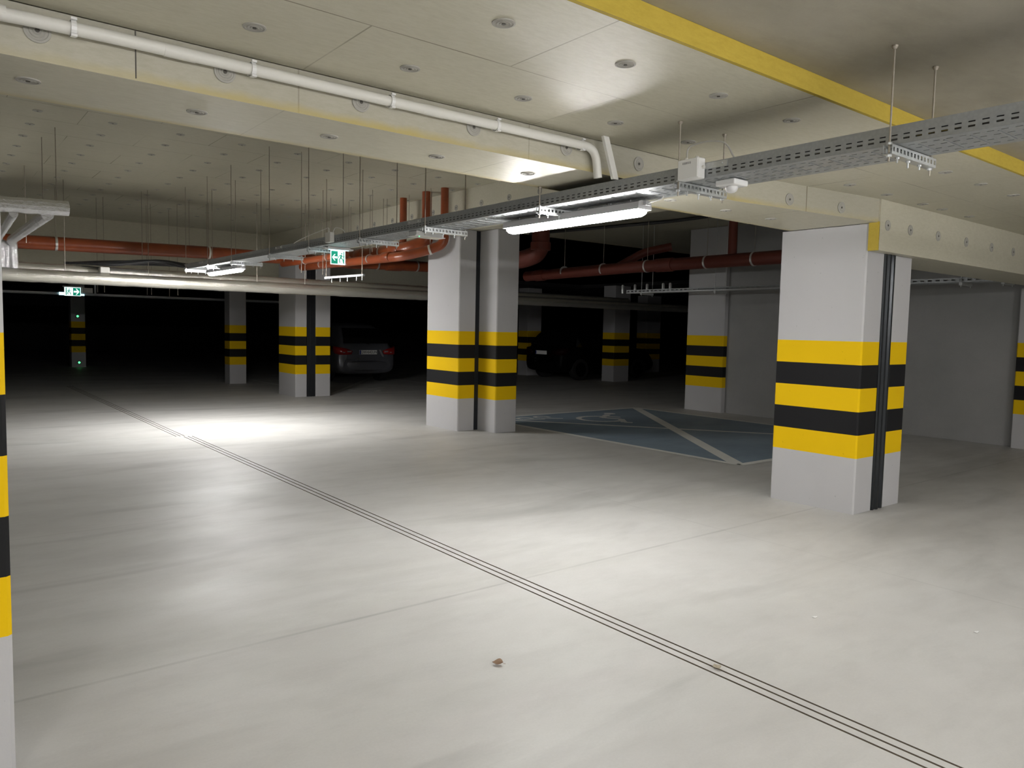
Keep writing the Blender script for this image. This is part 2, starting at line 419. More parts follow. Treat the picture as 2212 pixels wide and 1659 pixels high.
# slightly ragged lower lip of the cut boards
ceil_edge = b.build('insulation_edge', [m_wool], ceil_mid)
for x in (1.05, 1.744, 2.396, 3.037, 3.666, 4.30, 4.93, 5.557, 6.162, 6.8): anchor(ceil_mid, (x, 2.30, Z_MID), (0, 0, -1))
for x in (1.05, 1.734, 2.374, 3.02, 3.637, 4.28, 4.90, 5.53, 6.11, 6.75, 7.13, 7.72): anchor(ceil_mid, (x, 2.96, Z_MID), (0, 0, -1))
b = MB(); b.box(-9, 13, -8, 1.984, Z_NEAR, 2.90)
o = b.build('ceiling', [m_rawconc])
tag(o, 'bare stained concrete ceiling above the wide yellow strip', 'ceiling', kind='structure')
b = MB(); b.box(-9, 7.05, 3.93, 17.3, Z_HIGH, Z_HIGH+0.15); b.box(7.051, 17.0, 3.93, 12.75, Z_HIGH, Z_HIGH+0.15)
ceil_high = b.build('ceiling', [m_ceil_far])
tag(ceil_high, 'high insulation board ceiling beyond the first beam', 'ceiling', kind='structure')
for j in range(11):
    for i in range(9):
        anchor(ceil_high, (1.0+0.664*i, 8.86+0.65*j, Z_HIGH), (0, 0, -1), False)
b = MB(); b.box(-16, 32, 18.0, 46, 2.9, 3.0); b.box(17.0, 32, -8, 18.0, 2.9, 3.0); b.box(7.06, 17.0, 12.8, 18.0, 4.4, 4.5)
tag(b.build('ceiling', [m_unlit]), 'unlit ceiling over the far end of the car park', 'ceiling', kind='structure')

# --- first beam: shallow part with a bend towards the pillar, deep part from the pillar on
b = MB()
F = [(-9, 3.325), (4.6, 3.305), (6.26, 3.09)]
for (xa, ya), (xb, yb) in zip(F[:-1], F[1:]):
    b.quad((xa, ya, Z_SOF), (xb, yb, Z_SOF), (xb, yb, Z_MID), (xa, ya, Z_MID), 0)
    b.quad((xa, 3.90, Z_SOF), (xb, 3.90, Z_SOF), (xb, yb, Z_SOF), (xa, ya, Z_SOF), 1)
b.quad((-9, 3.90, Z_SOF), (-9, 3.90, Z_HIGH), (6.26, 3.90, Z_HIGH), (6.26, 3.90, Z_SOF), 2)
b.quad((-9, 3.325, Z_SOF), (-9, 3.325, Z_MID), (-9, 3.90, Z_HIGH), (-9, 3.90, Z_SOF), 2)
b.quad((-9, 3.325, Z_MID), (6.26, 3.325, Z_MID), (6.26, 3.90, Z_HIGH), (-9, 3.90, Z_HIGH), 2)
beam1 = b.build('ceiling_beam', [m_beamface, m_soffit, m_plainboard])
tag(beam1, 'shallow insulated beam with yellow stained lower edges carrying the white pipe', 'beam', kind='structure')
for x in (-0.3, 0.378, 1.047, 1.674, 2.322, 2.976, 3.588, 4.25): anchor(beam1, (x, 3.323-0.0015*(x+9), 2.577), (0, -1, 0))
for x in (5.167, 5.774): anchor(beam1, (x, 3.305-(x-4.6)*0.1295-0.002, 2.54), (-0.13, -1, 0))
for x in (-0.3, .376, 1.016, 1.649, 2.284, 2.935, 3.6, 4.25, 4.9, 5.5): anchor(beam1, (x, 3.60, Z_SOF), (0, 0, -1))
b = MB()   # deep gap between two boards on its face
b.box(0.7035, 0.7085, 3.3095, 3.316, 2.478, 2.659); b.build('board_gap', m_anchordark, beam1)
b = MB()
b.box(6.262, 13, 3.075, 3.165, Z_DEEP, Z_MID-0.001, 0); b.box(7.10, 12.2, 3.166, 3.68, Z_DEEP, Z_MID-0.001, 1)
beam2 = b.build('ceiling_beam', [m_plainboard, m_plainboard])
tag(beam2, 'deep insulated beam over the big striped pillar with a row of anchor plates', 'beam', kind='structure')
b = MB(); b.box(6.252, 6.2615, 3.077, 3.164, Z_DEEP, Z_SOF+0.005); b.build('insulation_edge', m_wool, beam2)
for x in (6.39, 6.80, 7.355, 7.976, 8.6, 9.185, 9.8): anchor(beam2, (x, 3.074, 2.455), (0, -1, 0))
# --- beam along the row of pillars
b = MB(); b.box(6.42, 7.05, 3.97, 17.3, 2.97, Z_HIGH-0.001)
beam3 = b.build('ceiling_beam', [m_plainboard])
tag(beam3, 'insulated beam running above the row of pillars with anchor plates on its side', 'beam', kind='structure')
for k in range(9): anchor(beam3, (6.419, 7.62+0.645*k, 3.325), (-1, 0, 0), False)
b = MB(); b.box(-9, 11.5, 17.3, 17.9, 2.60, Z_HIGH+0.1)
tag(b.build('ceiling_beam', [m_plainboard]), 'tall crosswise beam closing the high ceiling behind the long orange pipe', 'beam', kind='structure')
# --- walls
def wall_box(name, x0, x1, y0, y1, z1, label, m=m_darkwall):
    b = MB(); b.box(x0, x1, y0, y1, -0.01, z1); return tag(b.build(name, [m]), label, 'wall', kind='structure')
wall_box('wall_right', 12.25, 12.45, -8, 9.62, 3.9, 'plain grey wall behind the blue parking bay')
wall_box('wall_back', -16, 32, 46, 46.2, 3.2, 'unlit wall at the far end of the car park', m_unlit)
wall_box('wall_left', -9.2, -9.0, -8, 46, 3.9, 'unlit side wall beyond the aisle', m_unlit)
wall_box('wall_front', -9, 13, -8.2, -8.0, 3.2, 'white wall behind the camera position', m_white)

# ================================================================== pillars
BANDS = [(0, 0.483, 0), (0.483, 0.683, 1), (0.683, 0.883, 2), (0.883, 1.083, 1), (1.083, 1.283, 2), (1.283, 1.483, 1), (1.483, None, 0)]
def shaft(x0, x1, y0, y1, ztop, parent, zbot=0.0):
    b = MB(); c = 0.012
    ring = [(x0+c, y0), (x1-c, y0), (x1, y0+c), (x1, y1-c), (x1-c, y1), (x0+c, y1), (x0, y1-c), (x0, y0+c)]
    for a, z, m in BANDS: b.prism(ring, a, z or ztop, m, caps=(a == 0 or z is None))
    return b.build('shaft', [m_white, m_yellow, m_black], parent)
def pillar(label, shafts, joint=None, group=None):
    x, y = shafts[0][0], shafts[0][2]
    e = empty('concrete_pillar', (0, 0, 0), label, 'pillar', group)
    for s in shafts: shaft(*s, e)
    return e
p = pillar('big yellow and black striped pillar under the deep beam with a dark steel joint profile',
           [(6.26, 6.568, 3.17, 3.975, 2.465), (6.767, 7.088, 3.17, 3.975, Z_DEEP)])
b = MB()   # ridged steel profile
xs = [6.5695, 6.580, 6.605, 6.622, 6.640, 6.668, 6.684, 6.700, 6.722, 6.748, 6.7655]
ys = [3.172, 3.162, 3.162, 3.185, 3.156, 3.156, 3.190, 3.190, 3.160, 3.160, 3.172]
ring = list(zip(xs, ys))+[(6.7655, 3.96), (6.5695, 3.96)]
b.prism(ring, 0, Z_DEEP); b.build('joint_profile', m_jointglossy, p)
p = pillar('striped double pillar stepped in plan, standing beside the blue bay',
           [(6.26, 6.560, 9.20, 10.085, 2.965), (6.634, 7.03, 8.775, 9.75, 2.965)])
b = MB(); b.box(6.561, 6.633, 9.215, 9.70, 0, 2.965); b.build('joint_filler', m_joint, p)
p = pillar('striped pillar with a broad black joint standing in front of the parked car',
           [(6.26, 6.515, 15.29, 16.22, 2.965), (6.711, 7.05, 15.29, 16.22, 2.965)])
b = MB(); b.box(6.516, 6.710, 15.30, 16.15, 0, 2.965); b.box(6.59, 6.62, 15.285, 15.3, 0, 2.965); b.build('joint_profile', m_joint, p)
pillar('dim slim striped pillar between the aisle end and the parked car', [(6.20, 6.62, 19.35, 19.75, 2.9)])
pillar('striped pillar cut off by the left picture edge', [(-0.65, 0.222, 2.92, 3.30, 2.46)])
pillar('striped pilaster on the grey wall beyond the blue bay', [(12.12, 12.249, 8.84, 9.72, 3.56)])
pillar('striped pilaster on the grey wall at the right picture edge', [(12.12, 12.249, 3.10, 3.93, Z_DEEP)])
pillar('dim striped pillar in the dark far behind the blue bay, its yellow bands showing', [(16.55, 17.22, 16.0, 16.5, 2.9)])
pillar('faint striped pillar in the dark directly beside the stepped double pillar', [(15.95, 16.55, 19.4, 19.9, 2.9)])
pillar('barely visible pillar in the dark, between the dim striped pillar and wall pilaster', [(21.8, 22.6, 19.4, 19.9, 2.9)])
pf = pillar('nearly black pillar with two green indicator lights at the end of the aisle', [(3.95, 4.36, 28.1, 28.5, 2.9)])
for z, x in ((1.655, 4.14), (0.15, 4.16)):
    e = empty('indicator_light', (x, 28.099, z), ('upper' if z > 1 else 'lower')+' tiny green indicator light on the nearly black pillar', 'light', 'green indicator lights on the far pillar')
    b = MB(); b.box(-0.05, 0.05, -0.03, 0.0, -0.05, 0.05); b.build('housing', m_cable, e)
    b = MB(); b.lathe([(0.035, 0), (0.03, 0.012), (0.012, 0.02)], 10, 0, Matrix.Rotation(math.radians(90), 4, 'X')); o = b.build('lens', m_led, e); o.location = (0, -0.03, 0)

# ================================================================== cable tray
TX0, TX1, TZ0, TZ1, TY0, TY1 = 3.29, 3.60, 2.345, 2.42, -3.6, 12.42
tray = empty('cable_tray', (3.445, 0, 2.34), 'perforated galvanised cable tray hanging along the aisle', 'cable tray')
P = 0.05; N_ = int((TY1-TY0)/P)
UY = [TY0]
for k in range(N_):
    UY += [TY0+k*P+0.012, TY0+k*P+0.038]
UY += [TY1]
slot = lambda i: i % 2 == 1
def perf_side(x, wall=0.0015):
    b = MB(); V = [TZ0, TZ0+0.016, TZ0+0.0235, TZ0+0.035, TZ0+0.040, TZ1, TZ1+0.003]
    b.grid(UY, V, lambda i, j: slot(i) and j in (1, 3), lambda u, v, w: (w, u, v), x-wall/2, x+wall/2)
    s_ = 1 if x < 3.4 else -1     # rolled lip
    b.grid(UY, [x+s_*wall/2, x+s_*0.010], lambda i, j: False, lambda u, v, w: (v, u, w), TZ1, TZ1+0.003)
    return b.merged()
def rel(o): o.location = Vector(o.location)-Vector(tray.location); return o
rel(perf_side(TX0).build('side_rail', m_galv, tray)); rel(perf_side(TX1).build('side_rail', m_galv, tray))
b = MB(); lanes = [TX0+0.001, TX0+0.045, TX0+0.053, TX0+0.115, TX0+0.123, TX0+0.187, TX0+0.195, TX0+0.257, TX0+0.265, TX1-0.001]
b.grid(UY, lanes, lambda i, j: slot(i) and j % 2 == 1, lambda u, v, w: (v, u, w), TZ0-0.0015, TZ0)
rel(b.merged().build('base_plate', m_galv, tray))
for j in range(0, 100):  # pressed cross ribs, those within view
    y = 0.9+j*0.1
    if y > 6.5: break
    b = MB(); b.box(TX0+0.06, TX0+0.25, y-0.003, y+0.003, TZ0-0.0045, TZ0-0.0015); rel(b.build('cross_rib', m_galv, tray))
for y in (2.52, 5.52, 8.52, 11.52):
    b = MB()
    b.box(TX0-0.0035, TX0-0.0010, y-0.10, y+0.10, TZ0+0.043, TZ1-0.002)
    for dy in (-0.07, 0.07): b.lathe([(0.006, 0), (0.006, 0.006), (0.003, 0.008)], 8, 0, Matrix.Translation((TX0-0.003, y+dy, TZ0+0.06)) @ Matrix.Rotation(math.radians(-90), 4, 'Y'))
    rel(b.build('joint_plate', m_strut, tray))
# cables lying in it
CB = [(3.307, 0.013), (3.306, 0.036), (3.307, 0.058)]+[(3.332+0.0245*k, 0.013+0.002*(k % 3)) for k in range(11)]
for k, (x, dz) in enumerate(CB):
    b = MB(); pts = []
    y = TY0+0.1
    while y < TY1-0.05:
        j = 0.0 if k < 3 else 0.004
        pts.append((x+random.uniform(-j, j), y, TZ0+dz+random.uniform(0, j))); y += 0.45
    b.tube(pts, 0.0115, 6)
    o = b.build('power_cable', m_greycable if k in (5, 9) else m_cable, smooth=True)
    tag(o, 'cable lying lengthwise inside the aisle cable tray', 'cable', 'cables lying in the aisle tray', 'thing')

# hangers
def strut(x0, x1, z0, z1, n):
    b = MB(); pw = (x1-x0)/n; U = [x0]
    for k in range(n): U += [x0+k*pw+pw*0.24, x0+k*pw+pw*0.76]
    U += [x1]; V = [z0, z0+0.002, z0+0.30*(z1-z0), z0+0.74*(z1-z0), z1]
    for y in (-0.020, 0.018): b.grid(U, V, lambda i, j: i % 2 == 1 and j == 2, lambda u, v, w: (u, w, v), y, y+0.002)
    b.grid(U, [-0.018, 0.018], lambda i, j: False, lambda u, v, w: (u, v, w), z0, z0+0.002)
    return b.merged()
def hexring(cx, r): return [(cx+r*math.cos(a*math.pi/3), r*math.sin(a*math.pi/3)) for a in range(6)]
def hanger(y, ztop, label):
    e = empty('tray_hanger', (3.455, y, 2.32), label, 'hanger', 'hangers carrying the aisle cable tray')
    strut(-0.21, 0.21, -0.022, 0.019, 13).build('strut_channel', m_strut, e)
    for sx in (-1, 1):
        b = MB(); b.tube([(sx*0.195, 0, -0.045-random.uniform(0, 0.012)), (sx*0.195, 0, ztop-2.32)], 0.0042, 8)
        b.build('threaded_rod', m_rod, e, smooth=True)
        for za, zb in ((-0.032, -0.0225), (0.0195, 0.029)):
            b = MB(); b.prism(hexring(sx*0.195, 0.011), za, zb); b.build('nut', m_strut, e)
        if ztop < 3:
            b = MB(); b.lathe([(0.013, 0), (0.013, 0.006), (0.007, 0.016)], 10, 0, Matrix.Translation((sx*0.195, 0, ztop-2.32-0.001)) @ Matrix.Rotation(math.pi, 4, 'X'))
            b.build('ceiling_flange', m_rod, e)
    for k, dx in enumerate((-0.12, -0.02, 0.09)):   # bolt tails under the strut
        b = MB(); z0 = -0.045-0.008*(k % 2)
        b.lathe([(0.004, z0), (0.004, -0.030), (0.009, -0.030), (0.009, -0.0225)], 8, 0, Matrix.Translation((dx, 0, 0))); b.build('bolt', m_strut, e)
    return e
HANG = [(1.58, Z_NEAR, 'tray hanger under the bare concrete ceiling beside the yellow strip'),
        (2.71, Z_MID, 'tray hanger at the white junction box'),
        (3.93, 3.57, 'tray hanger whose strut runs behind the big lit lamp'),
        (5.30, 3.57, 'tray hanger just past the flat white box with a green light'),
        (6.45, 3.57, 'tray hanger between the flat white box and the green exit sign'),
        (7.61, 3.57, 'tray hanger right behind the green exit sign'),
        (8.73, 3.57, 'first tray hanger beyond the green exit sign, its strut against the orange pipes'),
        (10.08, 3.57, 'tray hanger at the near end of the far lamp'),
        (11.10, 3.57, 'tray hanger above the middle of the far lamp'),
        (12.19, 3.57, 'tray hanger at the far end of the cable tray')]
for y, zt, lab in HANG:
    if y == 3.93: zt = 2.468; y = 3.87
    hanger(y, zt, lab)

# junction box on the tray side, with its cable
e = empty('junction_box', (3.255, 2.62, 2.39), 'white junction box clipped to the side of the cable tray', 'junction box')
b = MB(); b.box(-0.028, 0.028, -0.068, 0.068, -0.052, 0.055); o = b.build('case', m_whiteplastic, e)
mod = o.modifiers.new('bev', 'BEVEL'); mod.width = 0.006; mod.segments = 2
b = MB(); b.box(-0.034, -0.029, -0.064, 0.064, -0.048, 0.051); o = b.build('lid', m_whiteplastic, e)
mod = o.modifiers.new('bev', 'BEVEL'); mod.width = 0.002; mod.segments = 2
for dy in (-0.035, 0.035):
    b = MB(); b.lathe([(0.010, 0), (0.010, 0.008), (0.006, 0.012)], 10, 0, Matrix.Translation((0, dy, 0.055))); b.build('cable_gland', m_offwhite, e, smooth=True)
b = MB(); b.lathe([(0.009, 0), (0.009, 0.012)], 10, 0, Matrix.Translation((0.005, -0.068, 0.005)) @ Matrix.Rotation(math.radians(90), 4, 'X')); b.build('cable_gland', m_offwhite, e, smooth=True)
b = MB()
for k in range(7): b.box(-0.0348, -0.0342, -0.02+0.008*k, -0.02+0.008*k+0.004, 0.025, 0.036)
b.build('printed_label', m_labelgrey, e)
b = MB(); pts = bend([(3.258, 2.655, 2.45), (3.258, 2.655, 2.515), (3.285, 2.56, 2.535), (3.30, 2.44, 2.515), (3.32, 2.40, 2.425), (3.33, 2.36, 2.37)], 0.09, 5)
b.tube(pts, 0.0045, 8); tag(b.build('connecting_cable', m_greycable, smooth=True), 'thin grey cable looping from the junction box over into the cable tray', 'cable', kind='thing')

# motion sensor under tray
e = empty('motion_sensor', (3.43, 2.49, 2.325), 'white square motion sensor with a round dome under the cable tray', 'sensor')
b = MB(); b.box(-0.062, 0.062, -0.062, 0.062, -0.018, 0.016); o = b.build('housing', m_whiteplastic, e)
mod = o.modifiers.new('bev', 'BEVEL'); mod.width = 0.01; mod.segments = 3
b = MB(); b.lathe([(0.034, -0.0185), (0.033, -0.028), (0.028, -0.040), (0.018, -0.048), (0.006, -0.051)], 20); b.build('dome', m_dome, e, smooth=True)
b = MB(); b.box(-0.08, 0.05, -0.03, 0.03, 0.0165, 0.0182); b.build('mounting_plate', m_strut, e)

# ================================================================== lamps
def lamp(x, y, L, label, which, z=2.288, rot=0.0, rods=None):
    e = empty('tube_lamp', (x, y, z), label, 'lamp'); e.rotation_euler = (0, 0, rot)
    # housing: shallow trough profile swept along y
    def sweep(prof, ya, yb, taper):
        b = MB(); n = len(prof); st = [(ya, 0.55), (ya+0.012, 0.86), (ya+0.04, 1.0), (yb-0.04, 1.0), (yb-0.012, 0.86), (yb, 0.55)]
        zc = max(z for _, z in prof)
        for y, s in st:
            for x, z in prof: b.v.append((x*(s if taper else 1), y, zc+(z-zc)*(s if taper else 1)))
        for k in range(len(st)-1):
            for j in range(n-1):
                a = k*n+j; b.f.append((a, a+1, a+n+1, a+n)); b.mi.append(0)
            a = k*n+n-1; b.f.append((a, k*n, k*n+n, a+n)); b.mi.append(0)
        b.f.append(tuple(reversed(range(n)))); b.mi.append(0); m = (len(st)-1)*n; b.f.append(tuple(m+j for j in range(n))); b.mi.append(0)
        return b
    hous = [(-0.062, -0.018), (-0.056, 0.026), (-0.034, 0.034), (0.034, 0.034), (0.056, 0.026), (0.062, -0.018)]
    sweep([(x, z) for x, z in hous], -L, L, False).build('housing', m_lamphouse, e, smooth=True)
    dif = [(-0.050, -0.001), (0.050, -0.001), (0.050, -0.020), (0.042, -0.042), (0.024, -0.055), (0.0, -0.058), (-0.024, -0.055), (-0.042, -0.042), (-0.050, -0.020)]
    sweep(dif, -L+0.008, L-0.008, True).build('diffuser', m_diffs[which], e, smooth=True)
    for s in (-1, 1):
        b = MB(); y = s*L*0.55
        b.grid([y-0.012, y+0.012], [-0.05, -0.004, 0.004, 0.05], lambda i, j: False, lambda u, v, w: (v, u, w), 0.0345, 0.0365)
        b.grid([y-0.012, y+0.012], [-0.004, 0.004], lambda i, j: False, lambda u, v, w: (v, u, w), 0.0365, rods-z if rods else 0.0545); b.merged().build('mounting_clip', m_strut, e)
        y = s*L*0.82; b = MB(); b.lathe([(0.009, 0.035), (0.009, 0.040), (0.004, 0.040), (0.004, 0.0545)], 8, 0, Matrix.Translation((0, y, 0))); b.build('mounting_bolt', m_strut, e)
    b = MB(); b.box(-0.02, 0.02, -L-0.028, -L+0.004, 0.004, 0.030); b.build('cable_entry', m_lamphouse, e)
    b = MB(); b.tube(bend([(0, -L-0.026, 0.018), (0.0, -L-0.08, 0.024), (0.02, -L-0.12, 0.035), (0.02, -L-0.13, 0.062)], 0.05, 5), 0.0045, 8); b.build('supply_cable', m_whiteplastic, e, smooth=True)
    return e
lamp(3.50, 3.83, 0.67, 'big lit white tube lamp hanging under the cable tray in the middle', 'main')
lamp(3.50, 11.11, 0.69, 'smaller looking lit tube lamp at the far end of the cable tray', 'far')
for k, x in enumerate((-2.6, 1.6, 5.8)):
    lamp(x, -2.6, 0.67, ('first', 'second', 'third')[k]+' lit tube lamp of the crosswise row on the bare concrete ceiling', 'rear', 2.45, math.radians(90), Z_NEAR)

# ================================================================== exit signs, emergency box
def running_man(b, x, z, s, y):
    def st(pts, wd):
        for (ax, az), (cx, cz) in zip(pts[:-1], pts[1:]):
            d = Vector((cx-ax, 0, cz-az)).normalized(); n = Vector((-d.z, 0, d.x))*wd*s/2
            p = Vector((x+ax*s, y, z+az*s)); q = Vector((x+cx*s, y, z+cz*s)); b.quad(p-n, q-n, q+n, p+n)
    st([(0.0, 0.25), (-0.05, -0.02)], 0.13); st([(-0.05, 0.0), (-0.18, -0.14), (-0.12, -0.40)], 0.085); st([(-0.04, 0.0), (0.14, -0.12), (0.20, -0.40)], 0.085)
    st([(0.0, 0.24), (-0.20, 0.16), (-0.26, 0.0)], 0.06); st([(0.0, 0.24), (0.16, 0.10), (0.28, 0.14)], 0.06)
    b.poly([(x+(0.04+0.065*math.cos(a*math.pi/5))*s, y, z+(0.36+0.065*math.sin(a*math.pi/5))*s) for a in range(10)])
def exit_sign(name_loc, W, H, arrow_right, label, scale=1.0, green=m_signgreen):
    e = empty('exit_sign', name_loc, label, 'exit sign')
    # panel faces -y; origin at the panel centre
    b = MB(); b.box(-W/2, W/2, 0, 0.008, -H/2, H/2); panel = b.build('sign_panel', m_signwhite, e)
    sgn = 1 if arrow_right else -1; y = -0.0012
    gx0, gx1 = (0.02*W, 0.46*W) if arrow_right else (-0.46*W, -0.02*W)
    b = MB(); b.quad((gx0, y, -H*0.44), (gx1, y, -H*0.44), (gx1, y, H*0.44), (gx0, y, H*0.44)); b.build('green_field', green, panel)
    c = (gx0+gx1)/2; aw = (gx1-gx0); y2 = -0.0024
    b = MB()
    b.poly([(c+sgn*aw*0.40, y2, 0), (c+sgn*aw*0.02, y2, aw*0.46), (c-sgn*aw*0.14, y2, aw*0.46), (c+sgn*aw*0.10, y2, aw*0.14), (c-sgn*aw*0.40, y2, aw*0.14), (c-sgn*aw*0.40, y2, -aw*0.14), (c+sgn*aw*0.10, y2, -aw*0.14), (c-sgn*aw*0.14, y2, -aw*0.46), (c+sgn*aw*0.02, y2, -aw*0.46)])
    b.build('arrow', m_signwhite, panel)
    mx = -c
    b = MB(); running_man(b, mx-sgn*(-0.02)*W, -0.02*H, H*0.85, y2); b.build('running_figure', green, panel)
    dx = mx+(-sgn)*0.15*W
    b = MB(); b.quad((dx-0.028*W, y2, -H*0.42), (dx+0.028*W, y2, -H*0.42), (dx+0.028*W, y2, H*0.44), (dx-0.028*W, y2, H*0.44)); b.build('door_symbol', green, panel)
    return e
e = exit_sign((3.493, 7.40, 2.238), 0.165, 0.148, False, 'backlit green exit sign with a left arrow under the cable tray')
b = MB(); b.box(-0.16, 0.16, -0.035, 0.045, 0.078, 0.092); b.box(-0.125, 0.125, -0.028, 0.038, 0.0925, 0.104); b.build('housing', m_whiteplastic, e)
b = MB(); b.box(-0.11, 0.11, -0.030, 0.0, 0.0742, 0.0778); b.build('light_strip', m_signcyan, e)
e = empty('junction_box', (3.262, 7.10, 2.40), 'pale junction box on the cable tray above the green exit sign', 'junction box')
b = MB(); b.box(-0.024, 0.022, -0.06, 0.06, -0.05, 0.05); o = b.build('case', m_offwhite, e); mod = o.modifiers.new('bev', 'BEVEL'); mod.width = 0.005
b = MB(); b.lathe([(0.009, 0), (0.009, 0.01)], 8, 0, Matrix.Translation((0, 0.02, 0.05))); b.build('cable_gland', m_offwhite, e)
for k, pts in enumerate(([(3.262, 7.12, 2.45), (3.262, 7.12, 2.50), (3.275, 7.6, 2.47), (3.28, 8.0, 2.43), (3.31, 8.2, 2.40)], [(3.262, 7.02, 2.45), (3.262, 6.98, 2.49), (3.30, 6.88, 2.47), (3.33, 6.85, 2.38)])):
    b = MB(); b.tube(bend(pts, 0.08, 5), 0.0045, 6)
    tag(b.build('connecting_cable', m_offwhite, smooth=True), ('long' if k == 0 else 'short')+' pale cable leaving the junction box above the exit sign', 'cable', kind='thing')
e = empty('emergency_light', (3.47, 5.62, 2.315), 'flat white emergency light box with a green indicator under the cable tray', 'light')
b = MB(); b.box(-0.135, 0.135, -0.06, 0.06, -0.012, 0.027); o = b.build('housing', m_whiteplastic, e); mod = o.modifiers.new('bev', 'BEVEL'); mod.width = 0.006; mod.segments = 2
b = MB(); b.box(-0.15, 0.15, -0.07, 0.07, -0.018, -0.0122); b.build('cover_frame', m_whiteplastic, e)
b = MB(); b.lathe([(0.006, -0.0182), (0.004, -0.022)], 8, 0, Matrix.Translation((-0.10, -0.05, 0))); b.build('indicator', m_led, e)
# far sign on the far crosswise tray
e = exit_sign((2.92, 20.42, 2.195), 0.34, 0.20, True, 'small far exit sign with a right arrow on the thin crosswise tray')
b = MB(); b.box(-0.20, 0.22, -0.02, 0.06, 0.105, 0.13); b.box(0.20, 0.42, 0.0, 0.05, -0.02, 0.10); b.build('housing', m_offwhite, e)
b = MB(); b.box(-0.28, -0.172, -0.01, 0.0, -0.09, -0.02); b.box(0.172, 0.24, -0.01, 0.0, -0.09, -0.05); b.build('light_strip', m_signcyan, e)
b = MB(); b.box(-4, 8.5, 20.45, 20.75, 2.115, 2.118); b.box(-4, 8.5, 20.45, 20.453, 2.115, 2.17); b.box(-4, 8.5, 20.747, 20.75, 2.115, 2.17)
tag(b.build('cable_tray', m_galv), 'thin crosswise cable tray in the dark behind the foil pipes, holding the far exit sign', 'cable tray', kind='thing')
b = MB(); b.box(3.38, 3.42, 20.46, 20.50, 2.17, 2.9); tag(b.build('tray_bracket', m_galv), 'upright bracket next to the far exit sign', 'bracket', kind='thing')

# ================================================================== white pipe on the beam
e = empty('conduit_pipe', (0, 0, 0), 'white plastic conduit pipe running along the beam and turning down to the cable tray', 'pipe')
b = MB(); pts = [(-2.0, 3.272, 2.60), (0.2, 3.272, 2.592), (0.35, 3.272, 2.598), (0.6, 3.272, 2.602), (1.8, 3.272, 2.601)]+bend([(2.5, 3.268, 2.601), (3.165, 3.262, 2.600), (3.195, 3.262, 2.43)], 0.09, 8)
b.tube(pts, 0.0245, 18); b.build('pipe', m_offwhite, e, smooth=True)
for x in (-0.1, 0.22, 0.86, 2.05):
    b = MB(); b.tube([(x-0.06, 3.272, 2.601), (x+0.06, 3.272, 2.601)], 0.0258, 18); b.build('sleeve', m_offwhite, e, smooth=True)
for x in (0.487, 1.15, 1.814, 2.446, 3.06):
    b = MB(); n = 14
    for k in range(n):
        a0 = math.radians(-150+300*k/n); a1 = math.radians(-150+300*(k+1)/n)
        for (aa, bb, rr) in ((a0, a1, 0.0305),):
            p = [(x-0.009, 3.272-rr*math.cos(aa), 2.60+rr*math.sin(aa)), (x+0.009, 3.272-rr*math.cos(aa), 2.60+rr*math.sin(aa)), (x+0.009, 3.272-rr*math.cos(bb), 2.60+rr*math.sin(bb)), (x-0.009, 3.272-rr*math.cos(bb), 2.60+rr*math.sin(bb))]
            b.quad(*p)
    b.box(x-0.009, x+0.009, 3.298, 3.3095, 2.584, 2.616)
    for s in (-1, 1): b.box(x-0.010, x+0.010, 3.243, 3.256, 2.60+s*0.030-0.004, 2.60+s*0.030+0.004)
    o = b.build('clip', m_whiteplastic, e); sm = o.modifiers.new('s', 'SOLIDIFY'); sm.thickness = 0.002
b = MB()
v = Vector((3.30, 3.225, 2.43))-Vector((3.188, 3.205, 2.659)); 
p0 = Vector((3.188, 3.205, 2.659)); p1 = p0+v
for a, c in ((p0, p1),):
    q = [Vector((sx*0.0225, sy*0.010, 0)) for sx, sy in ((-1, -1), (1, -1), (1, 1), (-1, 1))]
    i = len(b.v); b.v += [tuple(a+k) for k in q]+[tuple(c+k) for k in q]
    for k in range(4): b.f.append((i+k, i+(k+1) % 4, i+4+(k+1) % 4, i+4+k)); b.mi.append(0)
    b.f.append((i+3, i+2, i+1, i)); b.mi.append(0); b.f.append((i+4, i+5, i+6, i+7)); b.mi.append(0)
tag(b.build('cable_duct', m_offwhite), 'flat white cable duct slanting from the ceiling down to the cable tray', 'duct', kind='thing')

# ================================================================== foil pipes across the aisle
def foil_pipe(y, z, r, x0, x1, label, m=m_foil):
    b = MB(); rng = random.Random(int(y*100)); n = int((x1-x0)/0.12); pts = []; rad = []
    for k in range(n+1):
        pts.append((x0+(x1-x0)*k/n, y+rng.uniform(-0.002, 0.002), z+rng.uniform(-0.003, 0.003))); rad.append(r*(1+rng.uniform(-0.015, 0.015)))
    b.tube(pts, r, 24, 0, True, rad)
    return tag(b.build('insulated_pipe', m, smooth=True), label, 'pipe', kind='thing')
foil_pipe(12.88, 2.155, 0.095, -6, 16, 'lower foil wrapped pipe crossing the aisle, the one catching the lamp glare')
foil_pipe(13.12, 2.262, 0.095, -6, 14, 'upper foil wrapped pipe lying behind the glaring one')
